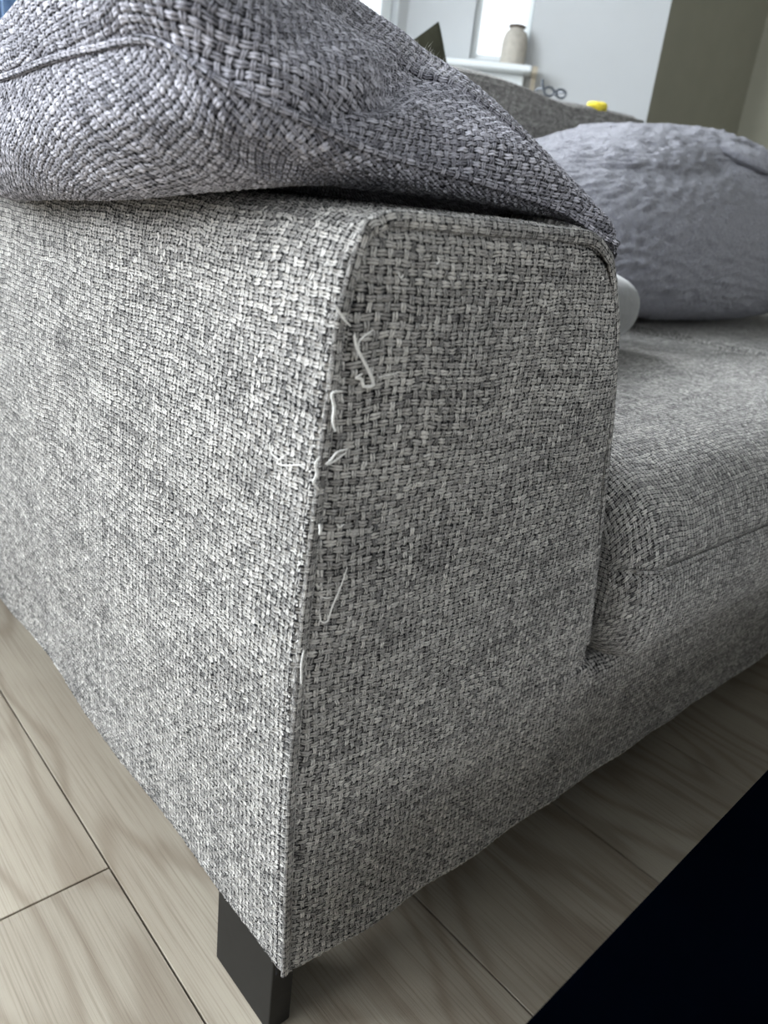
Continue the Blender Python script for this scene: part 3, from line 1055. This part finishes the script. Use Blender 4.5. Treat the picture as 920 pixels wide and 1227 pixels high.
def plush_shape(P):
    x, y, z = P[..., 0], P[..., 1], P[..., 2]
    # crest falls to both ends, front belly hangs forward and low
    t = z / 0.175
    y = y - 0.05 * (1 - t) * 0.5 + 0.03 * np.clip(t, 0, 1)
    z = np.where(z > 0, z * (1 - 0.40 * np.clip((-0.16 - x) / 0.32, 0, 1) ** 1.3), z)
    z = z + 0.012 * np.sin(x * 9 + 0.8) * (t > 0) * np.clip(t, 0, 1)
    # fold running down from the crest
    fold = np.exp(-((x + 0.08 - 0.18 * (0.6 - t)) / 0.05) ** 2) * np.clip(t, 0, 1) * (y < 0.1)
    y = y + 0.034 * fold
    fold2 = np.exp(-((t - 0.72 - 0.2 * np.sin(x * 6)) / 0.09) ** 2) * (x < 0.1)
    y = y + 0.014 * fold2 * (y < 0.02)
    z = z + 0.172
    z = np.where(z < 0.004, 0.004, z)
    return np.stack([x, y, z], -1)


pillow_blob('pillow_cover', None, (0.48, 0.20, 0.175), plush_shape, M_PLUSH, plush, 300, 200, ex=2.9, fuzz=0.003)


def flap_shape(P):
    x, y, z = P[..., 0], P[..., 1], P[..., 2]
    z = z - 0.05 * x - 0.10 * (x > 0) * x * (y < 0) - 0.9 * np.clip(-y, 0, 1) ** 1.4
    return np.stack([x + 0.045, y - 0.105, z + 0.310], -1)


pillow_blob('folded_corner', None, (0.115, 0.085, 0.020), flap_shape, M_PLUSH, plush, 70, 40, ex=2.2, fuzz=0.002)

pillow_blob('small_pillow', None, (0.19, 0.085, 0.058), lambda P: P + np.array([0, 0, 0.06]), M_LIGHT, None, 80, 60, ex=2.4)
o = bpy.data.objects['small_pillow']
o.location = (0.632, 0.36, 0.470)
tag(o, 'smooth light grey pillow peeping out between the armrest and the plush pillow', 'pillow')

# dark pillow standing on its corner behind the box cushion
dp = thing('square_pillow', 'dark olive pillow whose pointed corner rises in front of the window', 'pillow', (0.79, 0.835, 0.474))


def diamond(sign, name, m):
    n_ = 40
    a_ = np.linspace(0, 1, n_)[:, None]
    b_ = np.linspace(0, 1, n_)[None]
    e = 0.33
    X = (a_ - 0.5) * e + 0 * b_
    Z = (b_ - 0.5) * e + 0 * a_
    hx = np.abs((a_ - 0.5) - (b_ - 0.5))                     # distance from the upright ridge
    edge = np.minimum(np.minimum(a_, 1 - a_), np.minimum(b_, 1 - b_))
    th = 0.10 * np.clip(edge / 0.5, 0, 1) ** 0.75 * (1.0 - 0.4 * hx)
    c, s = math.cos(math.radians(33)), math.sin(math.radians(33))
    P = np.stack([X * c - Z * s, sign * th, X * s + Z * c + 0.233], -1)
    P[..., 1] *= 0.75 if sign < 0 else 0.3
    link(name, grid_mesh(name, P, None, flip=(sign > 0)), m, dp)


diamond(-1, 'front_panel', M_DOLIVE)
diamond(1, 'back_panel', M_DBLACK)
dp.rotation_euler = (0, 0, math.radians(8))

# ------------------------------------------------------------------ small things on the backrest
gl = thing('eyeglasses', 'dark grey eyeglasses lying on top of the sofa backrest', 'eyeglasses', (1.345, 0.965, 0.8955), math.radians(-20))
gl.scale = (0.62, 0.62, 0.62)
for sx in (-0.026, 0.026):
    an = np.linspace(0, 2 * PI, 20)
    tube('rim', np.stack([sx + 0.021 * np.cos(an), 0 * an, 0.017 + 0.014 * np.sin(an)], -1), 0.0042, M_SPECS, gl, n=6, dense=40, taper=False)
tube('bridge', np.array([(-0.007, 0, 0.020), (0, -0.002, 0.023), (0.007, 0, 0.020)]), 0.0034, M_SPECS, gl, n=6, taper=False)
for sx in (-0.048, 0.048):
    tube('temple', np.array([(sx, 0, 0.024), (sx * 0.98, 0.05, 0.026), (sx * 0.9, 0.07, 0.018)]), 0.0036, M_SPECS, gl, n=6, taper=False)
tube('temple_tip', np.array([(-0.050, 0, 0.020), (-0.058, 0, 0.038), (-0.060, 0, 0.052)]), 0.005, M_SPECS, gl, n=6, taper=False)


def packet(P):
    x, y, z = P[..., 0], P[..., 1], P[..., 2]
    z = z + 0.003 * np.sin(x * 160) + 0.012
    return np.stack([x, y, z], -1)


pillow_blob('yellow_packet', None, (0.030, 0.022, 0.010), packet, M_YELLOW, None, 40, 24, ex=2.6)
o = bpy.data.objects['yellow_packet']
o.location = (1.515, 0.965, 0.890)
o.rotation_euler = (0, 0, math.radians(12))
tag(o, 'small bright yellow crumpled packet lying on the sofa backrest', 'packet')

# blue curtain beside the bay window
cu = thing('curtain', 'folded blue curtain hanging at the edge of the bay window', 'curtain', (0.30, BAYW - 0.10, 0.15))
uq = np.linspace(0, 1, 120)[:, None]
vq = np.linspace(0, 1, 30)[None]
for sgn in (1,):
    P = np.stack([(uq - 0.5) * 0.17 + 0.01 * np.sin(uq * 22) + 0 * vq, 0.022 * np.sin(uq * 30 + 0.6 * vq) + 0 * vq, vq * 2.2 + 0 * uq], -1)
    P2 = P[::-1] + np.array([0, 0.004, 0])
    link('cloth', grid_mesh('cloth', np.concatenate([P, P2, P[:1]], 0), None), M_BLUE, cu)
tube('rod', np.array([(-0.30, 0.0, 2.205), (0.0, 0.0, 2.205), (1.1, 0.0, 2.205)]), 0.011, M_LEG, cu, n=10, taper=False)

# ------------------------------------------------------------------ black coffee table in the near corner
tb = thing('coffee_table', 'flat black coffee table in the lower right corner in front of the sofa', 'table', (0.53, -0.4763, 0.0), math.radians(2.2))
box('tabletop', (-0.56, 0.56, -0.30, 0.313, 0.262, 0.30), M_BLACK, tb, bevel=0.004)
for sx in (-0.50, 0.50):
    for sy in (-0.25, 0.25):
        box('leg', (sx - 0.025, sx + 0.025, sy - 0.025, sy + 0.025, 0.0, 0.262), M_BLACK, tb, bevel=0.003)
box('apron', (-0.48, 0.48, -0.23, 0.23, 0.225, 0.262), M_BLACK, tb)
